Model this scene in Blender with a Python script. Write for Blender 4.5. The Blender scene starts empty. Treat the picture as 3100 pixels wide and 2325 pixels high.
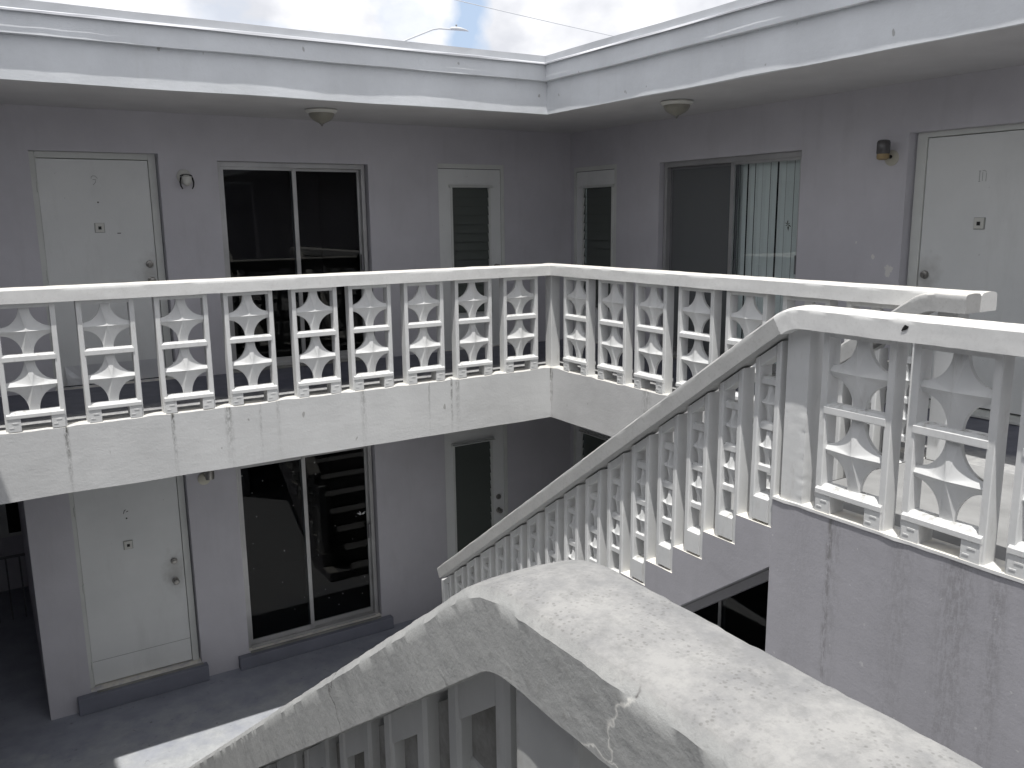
import bpy, bmesh, math, random
from mathutils import Vector, Matrix, noise
random.seed(7)
S = bpy.context.scene
COL = S.collection

# ------------------------------------------------------------------ camera
cd = bpy.data.cameras.new("camera"); cam = bpy.data.objects.new("camera", cd); COL.objects.link(cam)
RGT = Vector((0.84676658, -0.53184106, -0.0114652)); UPV = Vector((0.11071884, 0.15511768, 0.98167196)); FWD = Vector((0.520315, 0.83251642, -0.19023329))
CAM = Vector((-4.8139, -6.9594, 1.4716))
m = Matrix(((RGT.x, UPV.x, -FWD.x, CAM.x), (RGT.y, UPV.y, -FWD.y, CAM.y), (RGT.z, UPV.z, -FWD.z, CAM.z), (0, 0, 0, 1)))
cam.matrix_world = m
cd.sensor_width = 36; cd.lens = 29.969; cd.clip_start = 0.05; cd.clip_end = 2000
S.camera = cam

# ------------------------------------------------------------------ light
SUN = Vector((0.205, 0.235, -1.0)).normalized()
elev = math.asin(-SUN.z)
ld = bpy.data.lights.new("sun", 'SUN'); lo = bpy.data.objects.new("sun", ld); COL.objects.link(lo)
lo.rotation_euler = SUN.to_track_quat('-Z', 'Y').to_euler(); lo.location = (0, 0, 30)
ld.energy = 3.9; ld.angle = math.radians(0.6); ld.color = (1, 0.98, 0.945)
W = bpy.data.worlds.new("World"); S.world = W; W.use_nodes = True
nt = W.node_tree; nt.nodes.clear()
def wn(t, **k):
    n = nt.nodes.new(t)
    for a, b in k.items(): setattr(n, a, b)
    return n
out = wn('ShaderNodeOutputWorld'); bg = wn('ShaderNodeBackground'); bg.inputs[1].default_value = 0.1
sky = wn('ShaderNodeTexSky', sky_type='NISHITA', sun_disc=False, sun_elevation=elev, sun_rotation=math.atan2(-SUN.x, -SUN.y))
tc = wn('ShaderNodeTexCoord'); mp = wn('ShaderNodeMapping'); mp.inputs['Scale'].default_value = (1, 1, 1.5); mp.inputs['Location'].default_value = (0.47, 0.3, 0.12)
nz = wn('ShaderNodeTexNoise'); nz.inputs['Scale'].default_value = 4.2; nz.inputs['Detail'].default_value = 8; nz.inputs['Roughness'].default_value = 0.52
rp = wn('ShaderNodeValToRGB'); rp.color_ramp.elements[0].position = 0.33; rp.color_ramp.elements[1].position = 0.46
nz2 = wn('ShaderNodeTexNoise'); nz2.inputs['Scale'].default_value = 9; nz2.inputs['Detail'].default_value = 6
cr2 = wn('ShaderNodeValToRGB'); cr2.color_ramp.elements[0].color = (7.1, 7.25, 7.75, 1); cr2.color_ramp.elements[1].color = (10.6, 10.6, 10.8, 1)
cr2.color_ramp.elements[0].position = 0.36; cr2.color_ramp.elements[1].position = 0.62
tint = wn('ShaderNodeMix', data_type='RGBA', blend_type='MIX'); tint.inputs[0].default_value = 0.85; tint.inputs[7].default_value = (5.3, 6.6, 8.6, 1)
mx = wn('ShaderNodeMix', data_type='RGBA')
nt.links.new(tc.outputs['Generated'], mp.inputs[0]); nt.links.new(mp.outputs[0], nz.inputs['Vector']); nt.links.new(mp.outputs[0], nz2.inputs['Vector'])
nt.links.new(nz.outputs[0], rp.inputs[0]); nt.links.new(nz2.outputs[0], cr2.inputs[0]); # one gap of blue between the clouds, low over the roof corner
def wmath(op, a, b=None):
    n = wn('ShaderNodeMath', operation=op)
    for i, v in enumerate((a, b)):
        if v is None: continue
        if isinstance(v, (int, float)): n.inputs[i].default_value = v
        else: nt.links.new(v, n.inputs[i])
    return n.outputs[0]
vd = wn('ShaderNodeVectorMath', operation='SUBTRACT'); vd.inputs[1].default_value = (0.4815, 0.8530, 0.2035); nt.links.new(tc.outputs['Generated'], vd.inputs[0])
vs_ = wn('ShaderNodeVectorMath', operation='MULTIPLY'); vs_.inputs[1].default_value = (42, 42, 15); nt.links.new(vd.outputs[0], vs_.inputs[0])
nw = wn('ShaderNodeTexNoise'); nw.inputs['Scale'].default_value = 14; nw.inputs['Detail'].default_value = 6; nt.links.new(tc.outputs['Generated'], nw.inputs['Vector'])
na = wn('ShaderNodeVectorMath', operation='MULTIPLY_ADD'); na.inputs[1].default_value = (2.2, 2.2, 2.2); nt.links.new(nw.outputs['Color'], na.inputs[0]); nt.links.new(vs_.outputs[0], na.inputs[2])
nb = wn('ShaderNodeVectorMath', operation='ADD'); nb.inputs[1].default_value = (-1.1, -1.1, -1.1); nt.links.new(na.outputs[0], nb.inputs[0])
ln = wn('ShaderNodeVectorMath', operation='LENGTH'); nt.links.new(nb.outputs[0], ln.inputs[0])
gr = wn('ShaderNodeValToRGB'); gr.color_ramp.elements[0].position = 0.45; gr.color_ramp.elements[1].position = 1.0; nt.links.new(ln.outputs['Value'], gr.inputs[0])
nt.links.new(wmath('MULTIPLY', wmath('MAXIMUM', rp.outputs[0], 0.75), gr.outputs[0]), mx.inputs[0])
nt.links.new(sky.outputs[0], tint.inputs[6]); nt.links.new(tint.outputs[2], mx.inputs[6]); nt.links.new(cr2.outputs[0], mx.inputs[7]); nt.links.new(mx.outputs[2], bg.inputs[0]); nt.links.new(bg.outputs[0], out.inputs[0])
S.view_settings.view_transform = 'Standard'; S.view_settings.look = 'None'; S.view_settings.exposure = 0.15; S.view_settings.gamma = 1
S.render.engine = 'CYCLES'; S.cycles.max_bounces = 8; S.cycles.diffuse_bounces = 5; S.cycles.transparent_max_bounces = 12
S.cycles.use_denoising = True

# ------------------------------------------------------------------ measured constants (metres, origin = inner corner of upper walkway)
TS, HU, HT = -0.511, 0.923, 1.028      # slab underside, cap underside, cap top
WA, WB, G = 1.583, 1.393, -3.141       # wall planes, ground
OF, ZF0, ZF1, ZF2, ZF3 = -0.121, 2.4234, 2.71, 2.855, 2.925
SOF = 2.46

# ------------------------------------------------------------------ materials
class NB:
    def __init__(s, name):
        s.m = bpy.data.materials.new(name); s.m.use_nodes = True; s.t = s.m.node_tree; s.t.nodes.clear()
        s.o = s.n('ShaderNodeOutputMaterial'); s.p = s.n('ShaderNodeBsdfPrincipled'); s.t.links.new(s.p.outputs[0], s.o.inputs[0])
        s.pos = s.n('ShaderNodeNewGeometry')
    def n(s, t, **k):
        n = s.t.nodes.new(t)
        for a, b in k.items(): setattr(n, a, b)
        return n
    def l(s, a, b): s.t.links.new(a, b)
    def noise(s, scale, detail=5, rough=0.55, vec=None, sc=None):
        n = s.n('ShaderNodeTexNoise'); n.inputs['Scale'].default_value = scale; n.inputs['Detail'].default_value = detail; n.inputs['Roughness'].default_value = rough
        v = vec or s.pos.outputs['Position']
        if sc:
            mp = s.n('ShaderNodeMapping'); mp.inputs['Scale'].default_value = sc; s.l(v, mp.inputs[0]); v = mp.outputs[0]
        s.l(v, n.inputs['Vector']); return n.outputs[0]
    def ramp(s, f, a, b, ca=(0, 0, 0, 1), cb=(1, 1, 1, 1)):
        r = s.n('ShaderNodeValToRGB'); r.color_ramp.elements[0].position = a; r.color_ramp.elements[1].position = b
        r.color_ramp.elements[0].color = ca; r.color_ramp.elements[1].color = cb; s.l(f, r.inputs[0]); return r.outputs[0]
    def math(s, op, a, b=None, clamp=False):
        n = s.n('ShaderNodeMath', operation=op, use_clamp=clamp)
        for i, v in enumerate((a, b)):
            if v is None: continue
            if isinstance(v, (int, float)): n.inputs[i].default_value = v
            else: s.l(v, n.inputs[i])
        return n.outputs[0]
    def mix(s, f, a, b, mode='MIX'):
        n = s.n('ShaderNodeMix', data_type='RGBA', blend_type=mode)
        for i, v in ((0, f), (6, a), (7, b)):
            if isinstance(v, (int, float)): n.inputs[i].default_value = v
            elif isinstance(v, tuple): n.inputs[i].default_value = v if len(v) == 4 else v + (1,)
            else: s.l(v, n.inputs[i])
        return n.outputs[2]
    def xyz(s, v=None):
        n = s.n('ShaderNodeSeparateXYZ'); s.l(v or s.pos.outputs['Position'], n.inputs[0]); return n.outputs
    def finish(s, col, rough=0.8, bumps=(), spec=0.3, metal=0):
        if isinstance(col, tuple): s.p.inputs['Base Color'].default_value = col if len(col) == 4 else col + (1,)
        else: s.l(col, s.p.inputs['Base Color'])
        if isinstance(rough, (int, float)): s.p.inputs['Roughness'].default_value = rough
        else: s.l(rough, s.p.inputs['Roughness'])
        s.p.inputs['Specular IOR Level'].default_value = spec; s.p.inputs['Metallic'].default_value = metal
        prev = None
        for h, dist in bumps:
            b = s.n('ShaderNodeBump'); b.inputs['Distance'].default_value = dist; b.inputs['Strength'].default_value = 1; s.l(h, b.inputs['Height'])
            if prev: s.l(prev, b.inputs['Normal'])
            prev = b.outputs[0]
        if prev: s.l(prev, s.p.inputs['Normal'])
        return s.m

def simple(name, col, rough=0.6, var=0.1, spec=0.3, metal=0, bump=0.0, bscale=60):
    b = NB(name); n = b.noise(3.1, 6); dark = tuple(c * (1 - var) for c in col)
    c = b.mix(b.ramp(n, 0.3, 0.7), dark, col)
    return b.finish(c, rough, [(b.noise(bscale, 4), bump)] if bump else (), spec, metal)

def stain_mask(b, coord, spots, z0, length):
    """dark mildew runs below given positions on one axis: (position, width, strength)"""
    z = b.xyz()[2]
    wob = b.math('MULTIPLY', b.math('SUBTRACT', b.noise(9, 3, sc=(1, 1, 0.5)), 0.5), 0.022)
    cw = b.math('ADD', coord, wob); tot = None
    for p, w, k in spots:
        d = b.math('ABSOLUTE', b.math('SUBTRACT', cw, p))
        g = b.math('MULTIPLY', b.math('SUBTRACT', 1.25, b.math('DIVIDE', d, w), True), k)
        tot = g if tot is None else b.math('MAXIMUM', tot, g)
    fall = b.math('SUBTRACT', 1.0, b.math('MULTIPLY', b.math('DIVIDE', b.math('SUBTRACT', z0, z), length), 0.75), True)
    fall = b.math('MULTIPLY', fall, b.math('ADD', b.math('MULTIPLY', fall, 0.7), 0.3)); fine = b.ramp(b.noise(34, 6, 0.75, sc=(1.6, 1.6, 0.5)), 0.43, 0.56)
    return b.math('MULTIPLY', b.math('MULTIPLY', tot, fall), fine, True)

def white_stucco(name, base, spots=(), axis=0, z0=0.0, length=0.55):
    b = NB(name)
    big = b.noise(2.3, 6, 0.6); fine = b.noise(38, 5, 0.6)
    c = b.mix(b.ramp(big, 0.32, 0.68), tuple(x * 0.88 for x in base), base)
    c = b.mix(b.math('MULTIPLY', b.ramp(fine, 0.56, 0.75), 0.10), c, (0.42, 0.42, 0.40))
    specks = b.ramp(b.noise(17, 2, 0.4, sc=(1, 1, 0.6)), 0.735, 0.76)
    c = b.mix(b.math('MULTIPLY', specks, 0.6), c, (0.24, 0.235, 0.22))
    runs = b.ramp(b.noise(6, 4, 0.6, sc=(1.6, 1.6, 0.16)), 0.60, 0.80)
    z = b.xyz()[2]
    c = b.mix(b.math('MULTIPLY', runs, 0.16), c, (0.42, 0.42, 0.39))
    if spots:
        co = b.xyz()[axis]
        c = b.mix(b.math('MULTIPLY', stain_mask(b, co, spots, z0, length), 0.9), c, (0.075, 0.075, 0.065))
    topn = b.ramp(b.xyz(b.pos.outputs['Normal'])[2], 0.6, 0.85)
    c = b.mix(b.math('MULTIPLY', topn, b.ramp(b.noise(11, 5), 0.3, 0.62)), c, (0.80, 0.765, 0.69))
    trowel = b.noise(7, 6, 0.6, sc=(0.8, 0.8, 1.3))
    return b.finish(c, 0.75, [(trowel, 0.0035), (b.noise(55, 3), 0.0009)], 0.25)

def purple_wall(name, base, streak=0.3, spots=(), axis=1, peel=()):
    b = NB(name)
    c = b.mix(b.ramp(b.noise(1.7, 6, 0.6), 0.3, 0.7), tuple(x * 0.88 for x in base), base)
    c = b.mix(b.math('MULTIPLY', b.ramp(b.noise(6, 5, 0.6, sc=(1.2, 1.2, 0.2)), 0.55, 0.8), streak), c, (0.17, 0.17, 0.16))
    if spots: c = b.mix(b.math('MULTIPLY', stain_mask(b, b.xyz()[axis], spots, 0.0, 2.4), 0.7), c, (0.13, 0.125, 0.115))
    sp = b.ramp(b.noise(21, 2, 0.4), 0.745, 0.765)
    c = b.mix(b.math('MULTIPLY', sp, 0.5), c, (0.6, 0.6, 0.6))
    for (py, pz, r) in peel:                      # flaked-off paint showing the white coat
        X = b.xyz(); dy = b.math('SUBTRACT', X[1], py); dz = b.math('MULTIPLY', b.math('SUBTRACT', X[2], pz), 0.7)
        d = b.math('SQRT', b.math('ADD', b.math('MULTIPLY', dy, dy), b.math('MULTIPLY', dz, dz)))
        d = b.math('ADD', d, b.math('MULTIPLY', b.math('SUBTRACT', b.noise(24, 3), 0.5), r * 2.4))
        c = b.mix(b.ramp(b.math('DIVIDE', d, r), 0.86, 0.95, (1, 1, 1, 1), (0, 0, 0, 1)), c, (0.70, 0.69, 0.67))
    topn = b.ramp(b.xyz(b.pos.outputs['Normal'])[2], 0.6, 0.85)
    c = b.mix(b.math('MULTIPLY', topn, b.ramp(b.noise(13, 5), 0.26, 0.55)), c, (0.80, 0.77, 0.70))
    return b.finish(c, 0.72, [(b.noise(8, 5, 0.55), 0.003), (b.noise(70, 3), 0.0008)], 0.25)

def block_paint(name, a=(0.62, 0.627, 0.627), z=(0.72, 0.722, 0.715), dirt=0.30, raw=None):
    b = NB(name)
    c = b.mix(b.ramp(b.noise(4, 5), 0.3, 0.7), a, z)
    c = b.mix(b.math('MULTIPLY', b.ramp(b.noise(18, 6, 0.7, sc=(1, 1, 0.35)), 0.56, 0.74), dirt), c, (0.34, 0.32, 0.28))
    if raw:      # unpainted concrete on the narrow sides
        c = b.mix(b.ramp(b.math('ABSOLUTE', b.xyz(b.pos.outputs['Normal'])[1]), 0.75, 0.9), c, b.mix(b.ramp(b.noise(22, 6, .7), .35, .65), raw, tuple(x * 1.6 for x in raw)))
    topn = b.ramp(b.xyz(b.pos.outputs['Normal'])[2], 0.75, 0.95)
    c = b.mix(b.math('MULTIPLY', topn, b.ramp(b.noise(24, 6, 0.7), 0.50, 0.66)), c, (0.30, 0.29, 0.26))
    return b.finish(c, 0.55, [(b.noise(45, 4), 0.0006), (b.noise(8, 4), 0.001)], 0.3)

def cap_mat(name, base, dirt, amount, topcol=(0.80, 0.775, 0.72), pits=0.55, bmp=0.0016):
    b = NB(name)
    n1 = b.noise(9, 7, 0.65); n2 = b.noise(48, 5, 0.65)
    c = b.mix(b.ramp(n1, 0.32, 0.66), tuple(x * 0.92 for x in base), base)
    c = b.mix(b.math('MULTIPLY', b.ramp(n2, 0.52, 0.70), amount), c, dirt)
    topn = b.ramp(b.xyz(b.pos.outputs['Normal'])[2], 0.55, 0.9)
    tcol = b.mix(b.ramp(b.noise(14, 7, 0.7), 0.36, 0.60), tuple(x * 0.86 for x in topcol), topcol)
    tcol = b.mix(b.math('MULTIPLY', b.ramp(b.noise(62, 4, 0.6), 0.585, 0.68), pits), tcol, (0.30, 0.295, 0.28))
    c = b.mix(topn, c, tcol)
    return b.finish(c, 0.78, [(b.noise(16, 6, 0.6), bmp), (n2, bmp * .4)], 0.25)

def near_cap():
    b = NB("pitted_cap")
    c = b.mix(b.ramp(b.noise(5, 6, 0.6), 0.3, 0.7), (0.40, 0.405, 0.40), (0.49, 0.495, 0.485))
    c = b.mix(b.math('MULTIPLY', b.ramp(b.noise(60, 5, 0.65), 0.56, 0.72), 0.35), c, (0.28, 0.275, 0.26))
    # hairline cracks in the paint of the face
    v = b.n('ShaderNodeTexVoronoi', feature='DISTANCE_TO_EDGE'); v.inputs['Scale'].default_value = 3.6
    wv = b.n('ShaderNodeVectorMath', operation='MULTIPLY_ADD'); nn = b.n('ShaderNodeTexNoise'); nn.inputs['Scale'].default_value = 9; nn.inputs['Detail'].default_value = 5
    b.l(b.pos.outputs['Position'], nn.inputs['Vector']); b.l(nn.outputs['Color'], wv.inputs[0]); wv.inputs[1].default_value = (.16, .16, .16); b.l(b.pos.outputs['Position'], wv.inputs[2]); b.l(wv.outputs[0], v.inputs['Vector'])
    line = b.math('MULTIPLY', b.ramp(v.outputs['Distance'], 0.0, 0.009, (1, 1, 1, 1), (0, 0, 0, 1)), b.ramp(b.noise(4.3, 2), 0.50, 0.60))
    c = b.mix(b.math('MULTIPLY', line, b.ramp(b.noise(7, 2), 0.50, 0.52)), c, (0.82, 0.81, 0.77)); c = b.mix(b.math('MULTIPLY', line, b.ramp(b.noise(7, 2), 0.50, 0.48, (1, 1, 1, 1), (0, 0, 0, 1))), c, (0.16, 0.155, 0.15))
    topn = b.ramp(b.xyz(b.pos.outputs['Normal'])[2], 0.45, 0.85)
    t = b.mix(b.ramp(b.noise(10, 8, 0.75), 0.38, 0.60), (0.23, 0.23, 0.23), (0.345, 0.34, 0.33))
    t = b.mix(b.math('MULTIPLY', b.ramp(b.noise(46, 7, 0.72), 0.50, 0.68), 0.55), t, (0.20, 0.20, 0.195))
    v2 = b.n('ShaderNodeTexVoronoi'); v2.inputs['Scale'].default_value = 150; b.l(b.pos.outputs['Position'], v2.inputs['Vector'])
    dots = b.math('MULTIPLY', b.ramp(v2.outputs['Distance'], 0.22, 0.34, (1, 1, 1, 1), (0, 0, 0, 1)), b.ramp(b.noise(16, 5, 0.65), 0.42, 0.58))
    t = b.mix(b.math('MULTIPLY', dots, 0.38), t, (0.11, 0.105, 0.10))
    c = b.mix(topn, c, t)
    return b.finish(c, 0.8, [(b.noise(18, 6, 0.6), 0.002), (b.noise(60, 5, 0.65), 0.0012)], 0.25)

def glass_mat(name, tintc, gl=1.0, dif=None, spots=0):
    m = bpy.data.materials.new(name); m.use_nodes = True; t = m.node_tree; t.nodes.clear()
    o = t.nodes.new('ShaderNodeOutputMaterial'); a = t.nodes.new('ShaderNodeBsdfTransparent'); a.inputs[0].default_value = tintc + (1,)
    g = t.nodes.new('ShaderNodeBsdfGlossy'); g.inputs['Roughness'].default_value = 0.02; g.inputs[0].default_value = (gl, gl, gl, 1)
    f = t.nodes.new('ShaderNodeFresnel'); f.inputs[0].default_value = 1.5; mxs = t.nodes.new('ShaderNodeMixShader')
    gb = t.nodes.new('ShaderNodeNewGeometry'); bf = t.nodes.new('ShaderNodeMath'); bf.operation = 'SUBTRACT'; bf.inputs[0].default_value = 1.0; bf.use_clamp = True; t.links.new(gb.outputs['Backfacing'], bf.inputs[1])
    ff = t.nodes.new('ShaderNodeMath'); ff.operation = 'MULTIPLY'; t.links.new(f.outputs[0], ff.inputs[0]); t.links.new(bf.outputs[0], ff.inputs[1])
    t.links.new(ff.outputs[0], mxs.inputs[0]); t.links.new(a.outputs[0], mxs.inputs[1]); t.links.new(g.outputs[0], mxs.inputs[2]); last = mxs.outputs[0]
    if dif or spots:
        d = t.nodes.new('ShaderNodeBsdfDiffuse'); m2 = t.nodes.new('ShaderNodeMixShader'); t.links.new(last, m2.inputs[1]); t.links.new(d.outputs[0], m2.inputs[2]); last = m2.outputs[0]
        if dif: d.inputs[0].default_value = dif[:3] + (1,); m2.inputs[0].default_value = dif[3]
        else:
            d.inputs[0].default_value = (.75, .76, .77, 1); ge = t.nodes.new('ShaderNodeNewGeometry'); v = t.nodes.new('ShaderNodeTexVoronoi'); v.inputs['Scale'].default_value = 9
            r = t.nodes.new('ShaderNodeValToRGB'); r.color_ramp.elements[0].position = spots; r.color_ramp.elements[1].position = spots * 1.25; r.color_ramp.elements[0].color = (1, 1, 1, 1); r.color_ramp.elements[1].color = (0, 0, 0, 1)
            t.links.new(ge.outputs['Position'], v.inputs['Vector']); t.links.new(v.outputs['Distance'], r.inputs[0]); t.links.new(r.outputs[0], m2.inputs[0])
    t.links.new(last, o.inputs[0])
    return m

def ground_mat():
    b = NB("worn_painted_concrete"); y = b.xyz()[1]; x = b.xyz()[0]
    worn = b.math('ADD', b.noise(3.2, 8, 0.68), b.math('MULTIPLY', b.math('SUBTRACT', 0.95, y), 0.42))
    worn = b.ramp(worn, 0.42, 0.78)
    paint = b.mix(b.ramp(b.noise(5, 5), 0.35, 0.65), (0.27, 0.285, 0.335), (0.33, 0.345, 0.395))
    conc = b.mix(b.ramp(b.noise(11, 7, 0.7), 0.38, 0.62), (0.38, 0.39, 0.40), (0.46, 0.47, 0.475))
    c = b.mix(worn, paint, conc)
    c = b.mix(b.math('MULTIPLY', b.ramp(b.noise(13, 6, 0.7), 0.62, 0.70), 0.6), c, (0.12, 0.115, 0.105))
    return b.finish(c, 0.7, [(b.noise(30, 5), 0.003)], 0.3)

M = {}
M['block'] = block_paint("white_block_paint")
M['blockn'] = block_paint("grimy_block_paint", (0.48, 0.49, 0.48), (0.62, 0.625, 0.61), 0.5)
M['slabA'] = white_stucco("white_stucco_mildew", (0.63, 0.635, 0.635), [(-4.362, .017, 1.2), (-3.612, .014, 1.1), (-3.185, .032, .7), (-2.93, .012, .5), (-2.78, .02, .35), (-2.02, .028, .55), (-1.37, .012, .5), (-1.135, .013, 1), (-1.07, .026, .6), (0.0, .012, 1)], 0, 0.0, 0.55)
M['slabB'] = white_stucco("white_stucco_edge", (0.60, 0.60, 0.60), [(-.02, .018, .9), (-1.45, .06, .5)], 1)
M['fascia'] = white_stucco("white_fascia_paint", (0.68, 0.70, 0.725))
M['purple'] = purple_wall("lilac_wall_paint", (0.58, 0.571, 0.608), 0.10, peel=[(-2.735, 1.03, .036), (-2.585, 1.139, .014), (-2.423, 1.248, .010)])
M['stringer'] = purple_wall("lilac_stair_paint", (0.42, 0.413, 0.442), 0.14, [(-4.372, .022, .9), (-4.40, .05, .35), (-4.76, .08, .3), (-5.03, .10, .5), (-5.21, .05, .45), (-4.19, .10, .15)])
M['soffit'] = simple("soffit_paint", (0.58, 0.575, 0.585), 0.8, 0.1, bump=0.002)
M['flash'] = simple("grey_flashing_paint", (0.52, 0.535, 0.56), 0.5, 0.12)
M['drip'] = simple("bright_drip_metal", (0.86, 0.87, 0.90), 0.4, 0.05)
def door_mat():
    b = NB("off_white_door_paint")
    c = b.mix(b.ramp(b.noise(1.6, 6, 0.6), 0.3, 0.7), (0.67, 0.685, 0.68), (0.75, 0.762, 0.755))
    c = b.mix(b.math('MULTIPLY', b.ramp(b.noise(5, 6, 0.65, sc=(1, 1, .25)), 0.55, 0.8), 0.22), c, (0.40, 0.40, 0.38))
    c = b.mix(b.math('MULTIPLY', b.ramp(b.noise(28, 3, 0.5), 0.75, 0.78), 0.35), c, (0.26, 0.26, 0.25))
    for (ax, p, z) in ((0, -3.40, 1.0), (0, -3.43, -1.95), (1, -2.99, .98)):       # hand grime round the locks
        X = b.xyz(); d1 = b.math('SUBTRACT', X[ax], p); d2 = b.math('MULTIPLY', b.math('SUBTRACT', X[2], z), .7)
        d = b.math('SQRT', b.math('ADD', b.math('MULTIPLY', d1, d1), b.math('MULTIPLY', d2, d2)))
        d = b.math('ADD', d, b.math('MULTIPLY', b.math('SUBTRACT', b.noise(14, 5), 0.5), .22))
        c = b.mix(b.ramp(d, 0.02, 0.16, (.42, .42, .42, 1), (0, 0, 0, 1)), c, (0.30, 0.29, 0.26))
    return b.finish(c, 0.5, [(b.noise(80, 3), 0.0008)], 0.3)
M['door'] = door_mat()
M['frame'] = simple("off_white_frame_paint", (0.66, 0.675, 0.65), 0.5, 0.14)
M['alu'] = simple("dull_aluminium", (0.50, 0.50, 0.50), 0.42, 0.25, metal=0.5)
M['alud'] = simple("dark_aluminium", (0.22, 0.22, 0.23), 0.45, 0.2, metal=0.4)
M['gap'] = simple("black_gap", (0.015, 0.015, 0.015), 0.9)
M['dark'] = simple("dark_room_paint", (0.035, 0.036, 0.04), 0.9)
M['glass'] = glass_mat("window_glass", (0.55, 0.58, 0.60), 0.6)
M['jal'] = glass_mat("louvre_glass", (0.42, 0.46, 0.45), 0.9, (0.20, 0.22, 0.205, 0.45))
M['glasss'] = glass_mat("spotted_glass", (0.55, 0.58, 0.60), 0.5, None, 0.035)
M['glassb'] = glass_mat("green_glass", (0.965, 0.985, 0.985))
M['screen'] = glass_mat("screened_glass", (0.62, 0.64, 0.65), 0.7, (0.24, 0.25, 0.255, 0.5))
M['blind'] = simple("pale_blind_vinyl", (0.70, 0.735, 0.73), 0.6, 0.05)
def floor_mat():
    b = NB("blue_grey_floor_paint"); X = b.xyz(); d = b.math('MINIMUM', b.math('MAXIMUM', X[0], X[1]), 9.0)
    d = b.math('ADD', d, b.math('MULTIPLY', b.math('SUBTRACT', b.noise(9, 6, 0.65), 0.5), 0.3))
    c = b.mix(b.ramp(b.noise(6, 6, 0.6), 0.35, 0.65), (0.105, 0.11, 0.145), (0.15, 0.155, 0.19))
    c = b.mix(b.ramp(d, 0.40, 0.62, (1, 1, 1, 1), (0, 0, 0, 1)), c, b.mix(b.ramp(b.noise(20, 5), 0.35, 0.6), (0.34, 0.34, 0.345), (0.48, 0.48, 0.47)))
    return b.finish(c, 0.5, [(b.noise(40, 4), 0.0008)], 0.35)
M['floor'] = floor_mat()
M['landing'] = simple("grey_landing_concrete", (0.34, 0.34, 0.337), 0.8, 0.35, bump=0.002)
M['step'] = simple("blue_grey_step_paint", (0.22, 0.23, 0.275), 0.6, 0.2, bump=0.002)
M['thr'] = simple("worn_threshold", (0.34, 0.34, 0.32), 0.8, 0.45, bump=0.003)
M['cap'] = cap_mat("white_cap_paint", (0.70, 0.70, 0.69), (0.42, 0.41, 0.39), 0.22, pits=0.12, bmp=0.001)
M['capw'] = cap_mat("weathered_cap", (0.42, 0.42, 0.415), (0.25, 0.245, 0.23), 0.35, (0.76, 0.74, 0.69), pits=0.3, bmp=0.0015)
M['capn'] = near_cap()
M['chrome'] = simple("tarnished_metal", (0.36, 0.35, 0.33), 0.35, 0.3, metal=0.8)
M['brass'] = simple("dull_brass", (0.50, 0.38, 0.21), 0.5, 0.4, metal=0.3)
M['white'] = simple("white_enamel", (0.66, 0.66, 0.62), 0.4, 0.1)
M['plate'] = simple("aged_lamp_plate", (0.60, 0.58, 0.49), 0.5, 0.25)
M['black'] = simple("black_metal", (0.02, 0.02, 0.02), 0.5)
M['smoke'] = simple("smoked_lamp_glass", (0.13, 0.125, 0.125), 0.22, 0.5, spec=0.6)
M['dome'] = simple("dusty_dome_glass", (0.30, 0.29, 0.25), 0.35, 0.2)
M['num'] = simple("number_ghost", (0.30, 0.31, 0.30), 0.8)
M['numd'] = simple("number_mark", (0.06, 0.06, 0.06), 0.8)
M['galv'] = simple("galvanised_grey", (0.55, 0.56, 0.57), 0.5, 0.1)
M['crack'] = simple("pale_crack_edge", (0.80, 0.79, 0.76), 0.8)
M['kick'] = simple("brushed_kick_plate", (0.62, 0.63, 0.65), 0.35, 0.1, metal=0.3)
def grime():
    b = NB("grimy_mortar"); c = b.mix(b.ramp(b.noise(9, 7, 0.7), 0.36, 0.62), (0.20, 0.197, 0.18), (0.36, 0.36, 0.345))
    return b.finish(c, 0.85, [(b.noise(30, 5), 0.003)], 0.2)
M['grime'] = grime()
M['ground'] = ground_mat()
M['roof'] = simple("roof_gravel", (0.45, 0.44, 0.42), 0.9, 0.2)
M['gecko'] = simple("dark_brown_sticker", (0.05, 0.045, 0.03), 0.6)
M['silver'] = simple("pale_sticker", (0.75, 0.76, 0.77), 0.5)

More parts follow.
